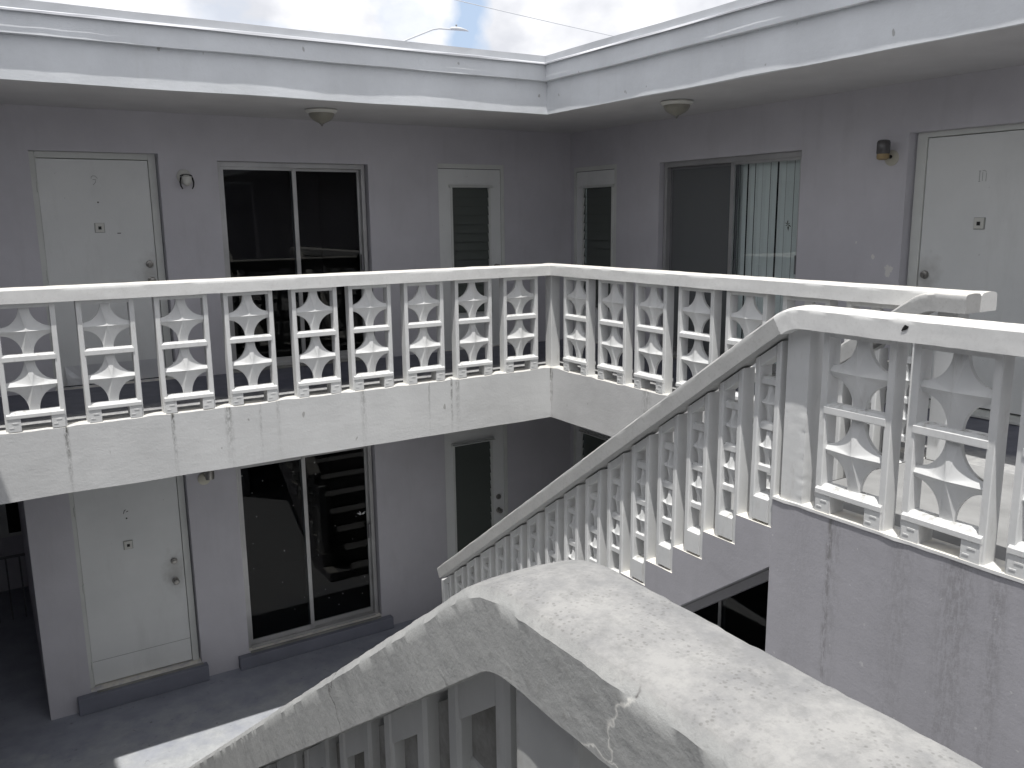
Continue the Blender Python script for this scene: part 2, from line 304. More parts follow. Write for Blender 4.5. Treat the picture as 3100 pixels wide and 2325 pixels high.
# ------------------------------------------------------------------ mesh helpers
class MB:
    def __init__(s): s.v = []; s.f = []
    def add(s, vs, fs):
        o = len(s.v); s.v += [tuple(v) for v in vs]; s.f += [tuple(i + o for i in f) for f in fs]; return s
    def box(s, x0, x1, y0, y1, z0, z1):
        vs = [(x, y, z) for z in (z0, z1) for y in (y0, y1) for x in (x0, x1)]
        return s.add(vs, [(0, 2, 3, 1), (4, 5, 7, 6), (0, 1, 5, 4), (2, 6, 7, 3), (0, 4, 6, 2), (1, 3, 7, 5)])
    def prism(s, poly, axis, a, b):
        """poly in the two other axes (cyclic order kept), extruded along axis from a to b"""
        def P(p, t):
            return {'x': (t, p[0], p[1]), 'y': (p[0], t, p[1]), 'z': (p[0], p[1], t)}[axis]
        n = len(poly); vs = [P(p, a) for p in poly] + [P(p, b) for p in poly]
        fs = [tuple(range(n))[::-1], tuple(range(n, 2 * n))] + [(i, (i + 1) % n, n + (i + 1) % n, n + i) for i in range(n)]
        return s.add(vs, fs)
    def lathe(s, prof, origin, axis, seg=24, cap=True):
        """prof: (r, t) pairs, t along axis from origin"""
        ax = Vector(axis).normalized(); u = ax.orthogonal().normalized(); w = ax.cross(u); o = Vector(origin); vs = []; fs = []
        for r, t in prof:
            for i in range(seg):
                a = 2 * math.pi * i / seg; vs.append(o + ax * t + (u * math.cos(a) + w * math.sin(a)) * r)
        for k in range(len(prof) - 1):
            for i in range(seg):
                j = (i + 1) % seg; fs.append((k * seg + i, k * seg + j, (k + 1) * seg + j, (k + 1) * seg + i))
        if cap: fs += [tuple(range(seg))[::-1], tuple(range((len(prof) - 1) * seg, len(prof) * seg))]
        return s.add(vs, fs)
    def tube(s, pts, r, seg=8):
        pts = [Vector(p) for p in pts]; vs = []; fs = []
        rr = r if isinstance(r, (list, tuple)) else [r] * len(pts)
        for k, p in enumerate(pts):
            d = (pts[min(k + 1, len(pts) - 1)] - pts[max(k - 1, 0)]).normalized(); u = d.cross(Vector((0.13, 0.31, 0.94))).normalized(); w = d.cross(u)
            for i in range(seg):
                a = 2 * math.pi * i / seg; vs.append(p + (u * math.cos(a) + w * math.sin(a)) * rr[k])
        for k in range(len(pts) - 1):
            for i in range(seg):
                j = (i + 1) % seg; fs.append((k * seg + i, k * seg + j, (k + 1) * seg + j, (k + 1) * seg + i))
        fs += [tuple(range(seg))[::-1], tuple(range((len(pts) - 1) * seg, len(pts) * seg))]
        return s.add(vs, fs)
    def mesh(s, name, mat):
        me = bpy.data.meshes.new(name); me.from_pydata(s.v, [], s.f); me.materials.append(M[mat] if isinstance(mat, str) else mat)
        bm = bmesh.new(); bm.from_mesh(me); bmesh.ops.recalc_face_normals(bm, faces=bm.faces); bm.to_mesh(me); bm.free(); return me
    def build(s, name, mat, parent=None, bevel=0.0, smooth=0):
        o = bpy.data.objects.new(name, s.mesh(name, mat)); COL.objects.link(o)
        if parent: o.parent = parent; o.matrix_parent_inverse = world_of(parent).inverted()
        if bevel:
            b = o.modifiers.new("bevel", 'BEVEL'); b.width = bevel; b.segments = 2; b.limit_method = 'ANGLE'; b.angle_limit = math.radians(35)
        if smooth:
            o.data.shade_smooth(); o.data.set_sharp_from_angle(angle=math.radians(smooth))
        return o
def world_of(o):
    w = Matrix.LocRotScale(o.location, o.rotation_euler, o.scale)
    return world_of(o.parent) @ o.matrix_parent_inverse @ w if o.parent else w
def empty(name, loc, label, cat, group=None):
    o = bpy.data.objects.new(name, None); COL.objects.link(o); o.location = loc; o['label'] = label; o['category'] = cat; o.empty_display_size = 0.1
    if group: o['group'] = group
    return o
def tag(o, label, cat, group=None):
    o['label'] = label; o['category'] = cat
    if group: o['group'] = group
    return o
def dup(o, parent, loc):
    c = o.copy(); COL.objects.link(c); c.parent = parent; c.matrix_parent_inverse = o.matrix_parent_inverse.copy(); c.location = loc; return c
def lab(o, text): o['label'] = text; return o
def roughen(o, amp, scale, cut=None):
    for v in o.data.vertices:
        p = v.co * scale
        v.co += Vector((noise.noise(p), noise.noise(p + Vector((9, 3, 1))), noise.noise(p + Vector((2, 8, 5))))) * amp

# walls with openings: plane 'A' (y = const, facing -y, runs in x) or 'B' (x = const, facing -x, runs in y)
def pt(pl, a, d, z):      # a along wall, d = depth behind the face, z
    return (a, WA + d, z) if pl == 'A' else (WB + d, a, z)
def wbox(mb, pl, a0, a1, d0, d1, z0, z1):
    if pl == 'A': mb.box(a0, a1, WA + d0, WA + d1, z0, z1)
    else: mb.box(WB + d0, WB + d1, a0, a1, z0, z1)
def wall(pl, a0, a1, z0, z1, holes, th, mat, parent, name='wall'):
    mb = MB(); xs = sorted({a0, a1} | {h[0] for h in holes} | {h[1] for h in holes}); zs = sorted({z0, z1} | {h[2] for h in holes} | {h[3] for h in holes})
    xs = [x for x in xs if a0 <= x <= a1]; zs = [z for z in zs if z0 <= z <= z1]
    def hole(x, z): return any(h[0] < x < h[1] and h[2] < z < h[3] for h in holes)
    for i in range(len(xs) - 1):
        for j in range(len(zs) - 1):
            if hole((xs[i] + xs[i + 1]) / 2, (zs[j] + zs[j + 1]) / 2): continue
            mb.add([pt(pl, xs[i], 0, zs[j]), pt(pl, xs[i + 1], 0, zs[j]), pt(pl, xs[i + 1], 0, zs[j + 1]), pt(pl, xs[i], 0, zs[j + 1])], [(0, 1, 2, 3)])
    for h in holes:
        x0, x1, c0, c1 = max(h[0], a0), min(h[1], a1), max(h[2], z0), min(h[3], z1)
        for (p, q) in (((x0, c0), (x0, c1)), ((x0, c1), (x1, c1)), ((x1, c1), (x1, c0)), ((x1, c0), (x0, c0))):
            mb.add([pt(pl, p[0], 0, p[1]), pt(pl, q[0], 0, q[1]), pt(pl, q[0], th, q[1]), pt(pl, p[0], th, p[1])], [(0, 1, 2, 3)])
    me = bpy.data.meshes.new(name); me.from_pydata(mb.v, [], mb.f); me.materials.append(M[mat])
    bm = bmesh.new(); bm.from_mesh(me); bmesh.ops.remove_doubles(bm, verts=bm.verts, dist=1e-4); bm.to_mesh(me); bm.free()
    o = bpy.data.objects.new(name, me); COL.objects.link(o); o.parent = parent; o.matrix_parent_inverse = world_of(parent).inverted(); return o
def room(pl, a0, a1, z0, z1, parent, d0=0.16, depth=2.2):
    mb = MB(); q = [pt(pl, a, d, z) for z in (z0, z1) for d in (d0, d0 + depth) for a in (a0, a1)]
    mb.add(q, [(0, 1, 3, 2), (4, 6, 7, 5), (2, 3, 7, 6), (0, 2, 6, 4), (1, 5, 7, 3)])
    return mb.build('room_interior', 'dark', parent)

# ================================================================== GROUND
g = MB(); g.add([(-150, -150, G), (150, -150, G), (150, 150, G), (-150, 150, G)], [(0, 1, 2, 3)])
go = g.build('ground', 'ground'); go['kind'] = 'structure'

# ================================================================== BUILDING
B = empty('apartment_building', (0.7, 0.8, G), "lilac grey two storey apartment building with white fascia wrapping round the courtyard corner", "building")
# openings (a0, a1, z0, z1)
D9 = (-4.308, -3.268, 0.0, 2.095); SA = (-2.745, -1.215, 0.02, 2.045); LA_ = (-0.40, 0.45, 0.0, 2.075)
LB = (0.712, 1.522, 0.0, 2.06); SB = (-1.822, 0.008, 0.02, 2.03); D11 = (-3.93, -2.834, 0.02, 2.085)
dz = -2.965
D5 = (-4.30, -3.268, dz, dz + 2.085); SAl = (-2.79, -1.275, dz - .02, dz + 2.03); LAl = (-0.41, 0.45, dz, dz + 2.075)
LBl = (0.70, 1.52, dz, dz + 2.06); SBl = (-1.84, 0.0, dz, dz + 2.03)
wall('A', -12, WB, -0.2, SOF, [D9, SA, LA_], 0.13, 'purple', B)
wall('B', -12, WA, -0.2, SOF, [LB, SB, D11], 0.13, 'purple', B)
wall('A', -4.662, WB, G, -0.2, [D5, SAl, LAl], 0.13, 'purple', B)
wall('B', -12, WA, G, -0.2, [LBl, SBl], 0.13, 'purple', B)
# walkway slabs
s = MB(); FZ = -.034      # floor falls gently toward the courtyard edge
s.add([(-12, .12, FZ), (.12, .12, FZ), (.12, -12, FZ), (WB + .05, -12, 0), (WB + .05, WA + .05, 0), (-12, WA + .05, 0), (-12, .12, -.2), (.12, .12, -.2), (.12, -12, -.2), (WB + .05, -12, -.2), (WB + .05, WA + .05, -.2), (-12, WA + .05, -.2)],
      [(0, 1, 4, 5), (1, 2, 3, 4), (6, 11, 10, 7), (7, 10, 9, 8)]); lab(s.build('walkway_slab', 'floor', B), "dark blue grey painted upper walkway floor")
def edge(axis, a0, a1, mat, p0=0.0, p1=0.12, z0=TS, z1=0.0, n=1):
    """slab edge beam with a slightly lumpy hand-trowelled top and bottom line"""
    mb = MB(); N = max(2, int((a1 - a0) / 0.05)); vs = []; fs = []
    for i in range(N + 1):
        a = a0 + (a1 - a0) * i / N; e1 = noise.noise(Vector((a * 3.1, z1, 1.7))) * 0.007 + noise.noise(Vector((a * 11, z1, 4))) * 0.004 + 0.008 * max(0, math.cos((a - (-4.283 if axis == 'x' else -.655)) / (.522 if axis == 'x' else .535) * 2 * math.pi)) ** 3; e0 = noise.noise(Vector((a * 2.3, z0, 7.1))) * 0.006
        for (p, z) in ((p0, z0 + e0), (p0, z1 + e1 - 0.006), (p0 + 0.012, z1 + e1 + 0.004), (p1, z1 + 0.003), (p1, z0 + e0)):
            vs.append((a, p, z) if axis == 'x' else (p, a, z))
    for i in range(N):
        for k in range(5): fs.append((i * 5 + k, i * 5 + (k + 1) % 5, (i + 1) * 5 + (k + 1) % 5, (i + 1) * 5 + k))
    fs += [tuple(range(5)), tuple(range(N * 5, N * 5 + 5))]
    return mb.add(vs, fs).build('slab_edge', mat, B)
lab(edge('x', -12, 0.118, 'slabA'), "white stucco slab edge with black mildew runs"); edge('y', -4.02, -0.001, 'slabB')
# soffit, roof, fascia
s = MB(); s.box(-12, WB + .2, OF + .02, WA + .2, SOF, SOF + .08); s.box(OF + .02, WB + .2, -12, OF + .019, SOF, SOF + .08); s.build('soffit', 'soffit', B)
s = MB(); s.box(-12, 9, OF + .1, 9, ZF3 - .09, ZF3 - .02); s.box(OF + .1, 9, -12, OF + .099, ZF3 - .09, ZF3 - .02); s.build('roof', 'roof', B)
def wob(a, k): return noise.noise(Vector((a * 1.3, k, 0.3))) * 0.006 + noise.noise(Vector((a * 5, k, 8))) * 0.002
def fascia(prof, name, mat, seed, smooth=0, amp=1.0):
    """profile (outward offset, z) swept along both roof edges, mitred at the corner"""
    mb = MB(); n = len(prof); NS = 90; path = []
    for i in range(NS + 1): t = -12 + 12 * i / NS; path.append(('A', t))
    rows = []
    for i in range(NS + 1):
        t = -12 + 12 * i / NS
        rows.append([((t if i < NS else -o), -o + wob(t, seed + k) * amp * (i < NS), z + wob(t, seed + 5 + k) * amp * (i < NS)) for k, (o, z) in enumerate(prof)])
    for i in range(1, NS + 1):
        t = -12 * i / NS
        rows.append([(-o + wob(t, seed + 20 + k) * amp, (t if t < -0.3 else min(t, -o)), z + wob(t, seed + 25 + k) * amp) for k, (o, z) in enumerate(prof)])
    vs = [v for r in rows for v in r]; fs = []
    for i in range(len(rows) - 1):
        for k in range(n): fs.append((i * n + k, i * n + (k + 1) % n, (i + 1) * n + (k + 1) % n, (i + 1) * n + k))
    mb.add(vs, fs); o = mb.build(name, mat, B)
    return o
fascia([(.121, ZF0), (.121, ZF1 + .02), (.02, ZF1 + .02), (.02, SOF - .004), (.10, ZF0 - .001)], 'fascia_board', 'fascia', 1)
fascia([(.171, ZF1), (.171, ZF2 + .01), (.03, ZF2 + .01), (.03, ZF1 + .001)], 'fascia_trim', 'fascia', 2)
fascia([(.196, ZF2), (.180, ZF2 + .016), (.180, ZF3), (.05, ZF3 + .004), (.05, ZF2 + .012)], 'roof_flashing', 'flash', 3, amp=0.8)
fascia([(.205, ZF2 - .006), (.205, ZF2 + .007), (.197, ZF2 + .009), (.197, ZF2 - .006)], 'drip_edge', 'drip', 3, amp=0.8)

# ---- doors
def door_plain(pl, op, sl0, sl1, ztop, zbot, inset, hinge_side, parent, label):
    a0, a1, z0, z1 = op
    d = MB(); wbox(d, pl, sl0 + .004, sl1 - .004, inset, inset + .04, zbot + .006, ztop - .006)
    door = lab(d.build('door', 'door', parent, 0.002), label)
    f = MB(); e = inset - .012
    wbox(f, pl, a0, sl0, e, inset + .06, z0, z1 - .0005); wbox(f, pl, sl1, a1 - (.012 if pl == 'A' else .02), e, inset + .06, z0, z1 - .0005); wbox(f, pl, sl0, sl1, e, inset + .06, ztop, z1 - .0005)
    wbox(f, pl, sl0, sl0 + .013, inset + .006, inset + .05, zbot, ztop)
    f.build('door_frame', 'frame', door, 0.003)
    gp = MB(); wbox(gp, pl, sl0 - .02, sl1 + .02, inset + .045, inset + .10, z0, z1 - .02); gp.build('door_gap', 'gap', door)
    ha = sl0 if hinge_side < 0 else sl1
    for hz in (ztop - .25, (ztop + zbot) / 2, zbot + .22):
        hs = MB()
        for k in range(1): hs.lathe([(.009, 0), (.009, .029), (.0075, .03), (.0075, .032), (.009, .033), (.009, .061), (.0075, .062), (.0075, .064), (.009, .065), (.009, .092)], pt(pl, ha, inset - .012, hz - .045), (0, 0, 1), 8)
        hs.build('hinge', 'frame', door)
    return door
def viewer(pl, a, z, inset, parent):
    v = MB(); wbox(v, pl, a - .036, a + .036, inset - .014, inset, z - .04, z + .04); o = v.build('peephole', 'white', parent, 0.002)
    e = MB(); wbox(e, pl, a - .012, a + .014, inset - .016, inset - .0142, z - .016, z + .012); e.build('viewer_lens', 'black', o)
    e2 = MB()
    for (p, q, r, t) in ((-.042, .042, .038, .042), (-.042, .042, -.044, -.040), (-.042, -.038, -.04, .04), (.038, .042, -.04, .04)): wbox(e2, pl, a + p, a + q, inset - .004, inset - .0005, z + r, z + t)
    e2.build('plate_surround', 'num', o)  # thin grey strips framing the viewer plate
def knob(pl, a, z, inset, parent, name='door_knob'):
    k = MB(); n = (0, -1, 0) if pl == 'A' else (-1, 0, 0)
    if name == 'deadbolt': k.lathe([(.032, 0), (.033, .01), (.028, .022), (.016, .025), (.014, .033)], pt(pl, a, inset, z), n, 18)
    else: k.lathe([(.033, 0), (.033, .006), (.014, .012), (.013, .03), (.027, .04), (.031, .055), (.024, .066), (.008, .07)], pt(pl, a, inset, z), n, 18)
    return k.build(name, 'chrome', parent, smooth=40)
def strokes(pl, pts_list, inset, parent, mat, r=.0035, name='door_number'):
    k = MB()
    for pl_pts in pts_list: k.tube([pt(pl, a, inset - .0006, z) for a, z in pl_pts], r, 6)
    return k.build(name, mat, parent)
IN = 0.09
d9 = door_plain('A', D9, -4.262, -3.345, 2.04, 0.012, IN, -1, B, "closed off white flat door with a faint number 9 and bent metal kick plate")
viewer('A', -3.803, 1.435, IN, d9); knob('A', -3.408, 1.095, IN, d9, 'deadbolt'); knob('A', -3.405, .945, IN, d9)
strokes('A', [[(-3.832, 1.868), (-3.829, 1.884), (-3.815, 1.893), (-3.798, 1.89), (-3.785, 1.878), (-3.781, 1.868)], [(-3.821, 1.858), (-3.807, 1.861), (-3.793, 1.861)], [(-3.795, 1.853), (-3.80, 1.835), (-3.812, 1.820), (-3.822, 1.812)]], IN, d9, 'num', .0021)
h = MB(); h.lathe([(.007, 0), (.007, .003)], pt('A', -3.795, IN, 1.66), (0, -1, 0), 10); h.build('screw_hole', 'black', d9); h = MB(); wbox(h, 'A', -3.66, -3.63, IN - .002, IN, 1.38, 1.387); h.build('scratch', 'black', d9)
kp = MB(); N = 14; vs = []; fs = []
for i in range(N + 1):
    t = i / N; a = -4.207 + t * .837; c = max(0, 1 - t / .22) ** 2
    for (zz, dd) in ((.20, 0), (.14, c * .012), (.08, c * .045), (.022, c * .075)): vs.append(pt('A', a, IN - .003 - dd, zz + (c * .012 if zz < .1 else 0)))
for i in range(N):
    for k in range(3): fs.append((i * 4 + k, i * 4 + k + 1, i * 4 + k + 5, i * 4 + k + 4))
kp.add(vs, fs); o = kp.build('kick_plate', 'kick', d9); sm = o.modifiers.new('solid', 'SOLIDIFY'); sm.thickness = .0015
d11 = door_plain('B', D11, -3.855, -2.935, 2.045, 0.03, IN, -1, B, "off white flat door at the right with a ghosted number and its knob on the left")
viewer('B', -3.39, 1.40, IN, d11); knob('B', -2.994, 1.007, IN, d11, 'deadbolt'); knob('B', -2.994, .85, IN, d11)
strokes('B', [[(-3.352, 1.775), (-3.366, 1.775)], [(-3.359, 1.775), (-3.359, 1.70)], [(-3.352, 1.70), (-3.367, 1.70)], [(-3.378, 1.775), (-3.392, 1.778), (-3.404, 1.770), (-3.408, 1.755), (-3.408, 1.70)], [(-3.381, 1.765), (-3.381, 1.703)]], IN, d11, 'num', .0016)
d5 = door_plain('A', D5, -4.262, -3.342, dz + 2.04, dz + .01, IN, -1, B, "off white flat door on the ground floor with two round locks on its right")
viewer('A', -3.836, -1.593, IN, d5); knob('A', -3.434, -1.852, IN, d5, 'deadbolt'); knob('A', -3.437, -2.057, IN, d5)
strokes('A', [[(-3.85, -1.275), (-3.838, -1.242), (-3.825, -1.240)], [(-3.824, -1.262), (-3.806, -1.254)]], IN, d5, 'numd', .0035)
h = MB(); h.lathe([(.008, 0), (.008, .003)], pt('A', -3.826, IN, -1.325), (0, -1, 0), 10); h.build('screw_hole', 'black', d5)
h = MB(); wbox(h, 'A', -4.258, -3.346, IN - .002, IN - .0005, dz + .255, dz + .259); h.build('kick_seam', 'num', d5)
# ---- louvre doors
def door_louvre(pl, op, w0, w1, lz0, lz1, parent, label, knob_at, dark='dark'):
    a0, a1, z0, z1 = op; inset = .012; ft = .045
    s0, s1, st = a0 + (ft if pl == 'B' else .004), a1 - ft, z1 - .05
    d = MB(); b0, b1 = z0 + .01, st - .006
    wbox(d, pl, s0 + .003, w0, inset, inset + .04, b0, b1); wbox(d, pl, w1, s1 - .003, inset, inset + .04, b0, b1); wbox(d, pl, w0, w1, inset, inset + .04, lz1, b1); wbox(d, pl, w0, w1, inset, inset + .04, b0, lz0)
    door = lab(d.build('door', 'door', parent), label)
    f = MB(); e = inset - .010
    wbox(f, pl, a0, s0, e, inset + .06, z0, z1 - .0005); wbox(f, pl, s1, a1 - .001, e, inset + .06, z0, z1 - .0005); wbox(f, pl, s0, s1, e, inset + .06, st, z1 - .0005)
    f.build('door_frame', 'frame', door, 0.002)
    gp = MB(); wbox(gp, pl, s1 - .004, s1 + .001, inset + .004, inset + .05, b0, b1); wbox(gp, pl, s0, s1, inset + .004, inset + .05, st - .006, st + .001); gp.build('door_gap', 'gap', door)
    lw = MB(); t = .014
    wbox(lw, pl, w0 - .012, w0 + t, inset - .010, inset + .03, lz0, lz1); wbox(lw, pl, w1 - t, w1 + .012, inset - .010, inset + .03, lz0, lz1); wbox(lw, pl, w0 - .02, w1 + .02, inset - .012, inset + .03, lz0 - .018, lz0)
    lwo = lw.build('louvre_window', 'frame', door, .002)
    hd = MB(); wbox(hd, pl, w0 - .03, w1 + .03, inset - .045, inset + .01, lz1, lz1 + .012); wbox(hd, pl, w0 - .03, w1 + .03, inset - .022, inset + .01, lz1 + .012, lz1 + .03); hd.build('head_trim', 'frame', lwo, .002)
    sl = MB(); z = lz0 + .02; ns = 14; stp = (lz1 - lz0 - .02) / ns; tilt = .022
    for i in range(ns):
        zb = lz0 + .01 + i * stp; q = [pt(pl, a, d_, zz) for (d_, zz) in ((inset + .002, zb), (inset + .002 + tilt, zb + stp + .012)) for a in (w0 + t, w1 - t)]
        sl.add(q, [(0, 1, 3, 2)])
    so = sl.build('glass_slats', 'jal', lwo); sm = so.modifiers.new('solid', 'SOLIDIFY'); sm.thickness = .005
    rm = MB(); wbox(rm, pl, w0 - .03, w1 + .03, inset + .075, inset + .08, lz0 - .03, lz1 + .03); rm.build('inner_screen', 'dark', lwo)
    if knob_at:
        knob(pl, knob_at[0], knob_at[1], inset, door)
        if z0 < -1: knob(pl, knob_at[0], knob_at[1] + .17, inset, door, 'deadbolt')
    return door
door_louvre('A', LA_, -0.236, 0.258, .42, 1.82, B, "white louvred glass door on the upper walkway left of the inner corner", (0.335, .93))
door_louvre('B', LB, 0.794, 1.351, .42, 1.815, B, "white louvred glass door on the upper walkway right of the inner corner", None)
door_louvre('A', LAl, -0.285, 0.232, dz + .42, dz + 1.835, B, "shaded louvred glass door on the ground floor beside the corner", (0.315, -2.03))
door_louvre('B', LBl, 0.794, 1.351, dz + .42, dz + 1.82, B, "half hidden louvred door on the ground floor behind the stair rail", None)
# ---- sliding doors
def slider(pl, op, mull, parent, label, blinds=False, lit=False, depth=0.09):
    a0, a1, z0, z1 = op; f = MB(); w = .042; e0 = depth
    wbox(f, pl, a0, a0 + w, e0 - .03, e0 + .06, z0, z1 - .0005); wbox(f, pl, a1 - w - .015, a1 - .015, e0 - .03, e0 + .06, z0, z1 - .0005); wbox(f, pl, a0 + w, a1 - w - .015, e0 - .03, e0 + .06, z1 - .05, z1 - .0005)
    wbox(f, pl, a0 + w, a1 - w - .015, e0 - .05, e0 + .06, z0, z0 + .03)
    fr = lab(f.build('sliding_door', 'alu', parent, .003), label)
    ai0, ai1, zb, zt = a0 + w, a1 - w - .015, z0 + .03, z1 - .05
    for (p0, p1, dd, nm) in ((ai0, mull + .022, e0 - .02, 'L'), (mull - .022, ai1, e0 + .022, 'R')):
        s = MB(); t = .026; tl = t if nm == 'L' else .03
        for q in ((p0, p0 + tl, zb, zt), (p1 - (.042 if nm == 'L' else t), p1, zb, zt), (p0 + tl, p1 - t, zt - t, zt), (p0 + tl, p1 - t, zb, zb + .05)):
            wbox(s, pl, q[0], q[1], dd, dd + .028, q[2], q[3])
        sf = s.build('sash', 'alu' if nm == 'L' or not blinds else 'alud', fr, .002)
        p = MB(); wbox(p, pl, p0 + .01, p1 - .01, dd + .012, dd + .016, zb + .02, zt - .01)
        gm = 'glasss' if lit else 'glass'
        if blinds: gm = 'screen' if (nm == 'L') == (pl == 'A') else 'glassb'
        p.build('glass_pane', gm, sf)
    hd = MB()
    ha = ai1 - .02 if pl == 'A' else ai0 + .02
    wbox(hd, pl, ha - .012, ha + .012, e0 - .03, e0 + .0, z0 + .93, z0 + 1.10); hd.build('pull_handle', 'alud', fr, .004)
    if blinds:
        bl = MB(); a = ai0 - .05; i = 0
        while a < ai1 + .05:
            wd = .085 + .006 * math.sin(i * 2.3); ang = .02 + .05 * math.sin(i * 1.7)
            ca, sa = math.cos(ang) * wd / 2, math.sin(ang) * wd / 2; dd = e0 + .10
            bl.add([pt(pl, a - ca, dd - sa, z0 + .05), pt(pl, a, dd - .006, z0 + .05), pt(pl, a + ca, dd + sa, z0 + .05), pt(pl, a + ca, dd + sa, z1 - .03), pt(pl, a, dd - .006, z1 - .03), pt(pl, a - ca, dd - sa, z1 - .03)], [(0, 1, 4, 5), (1, 2, 3, 4)])
            a += .0895 * (1.0 if i % 4 else 1.12); i += 1
        bl.build('vertical_blinds', 'blind', fr)
    return fr
sA = slider('A', SA, -1.985, B, "sliding glass door with black panes on the upper walkway between two doors")
sB = slider('B', SB, -0.956, B, "sliding glass door with pale vertical blinds on the upper walkway", True)
sAl = slider('A', SAl, -2.066, B, "sliding glass door with black panes on the ground floor reflecting the stairs", lit=True)
sBl = slider('B', SBl, -1.0, B, "dark sliding door seen under the far stairs")
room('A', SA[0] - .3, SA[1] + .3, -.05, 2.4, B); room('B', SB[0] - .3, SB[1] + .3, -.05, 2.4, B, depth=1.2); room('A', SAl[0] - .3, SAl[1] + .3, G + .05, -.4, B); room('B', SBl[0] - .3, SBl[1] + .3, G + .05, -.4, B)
# window stickers
gk = MB()
def gleaf(pl, c, ang, ln, wd, mb, d):
    ca, sa = math.cos(ang), math.sin(ang); q = [(0, 0), (ln * .5, wd), (ln, 0), (ln * .5, -wd)]
    mb.add([pt(pl, c[0] + x * ca - y * sa, d, c[1] + x * sa + y * ca) for x, y in q], [(0, 1, 2, 3)])
for i, an in enumerate((.45, 1.75, 2.75, 3.7, 4.6, 5.8)): gleaf('B', (-1.609 + (.008 if i in (1, 2) else 0), 1.393), an, (.038, .042, .036, .045, .062, .034)[i], (.004, .007, .004, .006, .009, .004)[i], gk, .09 + .030)
gk.build('sticker', 'gecko', sB)
bd = MB()
for an, ln in ((2.7, .06), (2.1, .05), (.5, .06), (.15, .045), (3.1, .03)): gleaf('A', (-1.419, -1.774), an, ln, .006, bd, .09 + .030)
bd.build('sticker', 'silver', sAl)
lb = MB(); wbox(lb, 'B', -.668, -.60, .145, .147, 1.16, 1.27); lb.build('lock_plate', 'black', sB)
# ---- door steps and sills (ground floor), upper sill
s = MB(); s.box(-4.425, -3.222, 1.50, WA + .14, G, -2.972); o = lab(s.build('door_step', 'step', B, .008), "blue grey painted step under the ground floor door")
s = MB(); s.box(-4.25, -3.26, 1.545, WA + .10, -2.9715, -2.9665); o2 = s.build('threshold', 'thr', B)
s = MB(); s.box(-2.905, -1.165, 1.50, WA + .04, G, -3.005); lab(s.build('door_step', 'step', B, .008), "blue grey painted step under the ground floor sliding door")
s = MB(); s.box(-2.775, -1.29, 1.56, WA + .13, -3.0045, -2.986); s.build('threshold', 'thr', B)
s = MB(); s.box(-.42, .47, 1.51, WA + .06, G, -2.972); s.build('door_step', 'step', B, .006)
s = MB(); s.box(1.29, WB + .14, -3.95, -2.82, 0.001, .022); s.build('threshold', 'frame', B, .004)
s = MB(); s.box(SA[0], SA[1], WA - .03, WA + .13, 0.001, .021); s.build('threshold', 'thr', B); s = MB(); s.box(WB - .03, WB + .13, SB[0], SB[1], 0.001, .021); s.build('threshold', 'thr', B)
# ---- ground floor passage at the left, end of wall return
s = MB(); s.add([(-4.662, WA, G), (-4.662, 7.0, G), (-4.662, 7.0, -.2), (-4.662, WA, -.2)], [(0, 1, 2, 3)]); s.build('passage_wall', 'purple', B)
s = MB(); s.add([(-7.2, 5.2, G), (-4.662, 5.2, G), (-4.662, 5.2, -.2), (-7.2, 5.2, -.2)], [(0, 1, 2, 3)]); s.add([(-7.2, WA, G), (-7.2, 5.2, G), (-7.2, 5.2, -.2), (-7.2, WA, -.2)], [(0, 1, 2, 3)])
s.add([(-12, WA, G), (-7.2, WA, G), (-7.2, WA, -.2), (-12, WA, -.2)], [(0, 1, 2, 3)]); s.add([(-7.2, WA + .1, -.2), (-4.6, WA + .1, -.2), (-4.6, 5.2, -.2), (-7.2, 5.2, -.2)], [(0, 1, 2, 3)]); s.build('passage_wall', 'purple', B)
s = MB(); y5 = 5.2; s.box(-4.90, -4.80, y5 - .05, y5, -2.42, -1.92); s.box(-4.80, -4.66, y5 - .05, y5, -2.42, -2.38); s.box(-4.80, -4.66, y5 - .05, y5, -1.96, -1.92); w_ = s.build('passage_window', 'frame', B); s = MB(); s.box(-4.80, -4.665, y5 - .03, y5, -2.38, -1.96); s.build('glass_pane', 'gap', w_)
s = MB(); s.tube([(-6.6, 4.2, -2.36), (-4.67, 4.2, -2.36)], .018, 6)
for i in range(14): s.tube([(-6.55 + i * .14, 4.2, -2.36), (-6.55 + i * .14, 4.2, G)], .009, 5)
rl = s.build('metal_railing', 'alud'); tag(rl, "low dark metal railing in the dim passage at lower left", "railing")
# ---- the courtyard's unseen left wing (wall, roof, walkway), then an added rear wing
s = MB()
s.add([(-7.15, -12, G), (-7.15, WA, G), (-7.15, WA, SOF), (-7.15, -12, SOF)], [(0, 1, 2, 3)]); s.build('wall', 'purple', B)
s = MB(); s.box(-13, -5.47, -12, OF + .099, SOF, ZF3); s.build('roof', 'fascia', B)
s = MB(); s.box(-7.15, -5.60, -12, -0.001, TS + .3, -0.002); s.build('walkway_slab', 'floor', B)
s = MB(); s.add([(-13, -13.5, G), (9, -13.5, G), (9, -13.5, 3.2), (-13, -13.5, 3.2)], [(0, 1, 2, 3)]); s.build('wall', 'purple', B)  # unseen wall added behind the camera so the windows reflect dark, not sky
s = MB(); s.box(-13, 9, -14.5, -12.6, ZF0, ZF3); s.build('roof', 'fascia', B)  # unseen roof over the added rear wall, blocks low sky

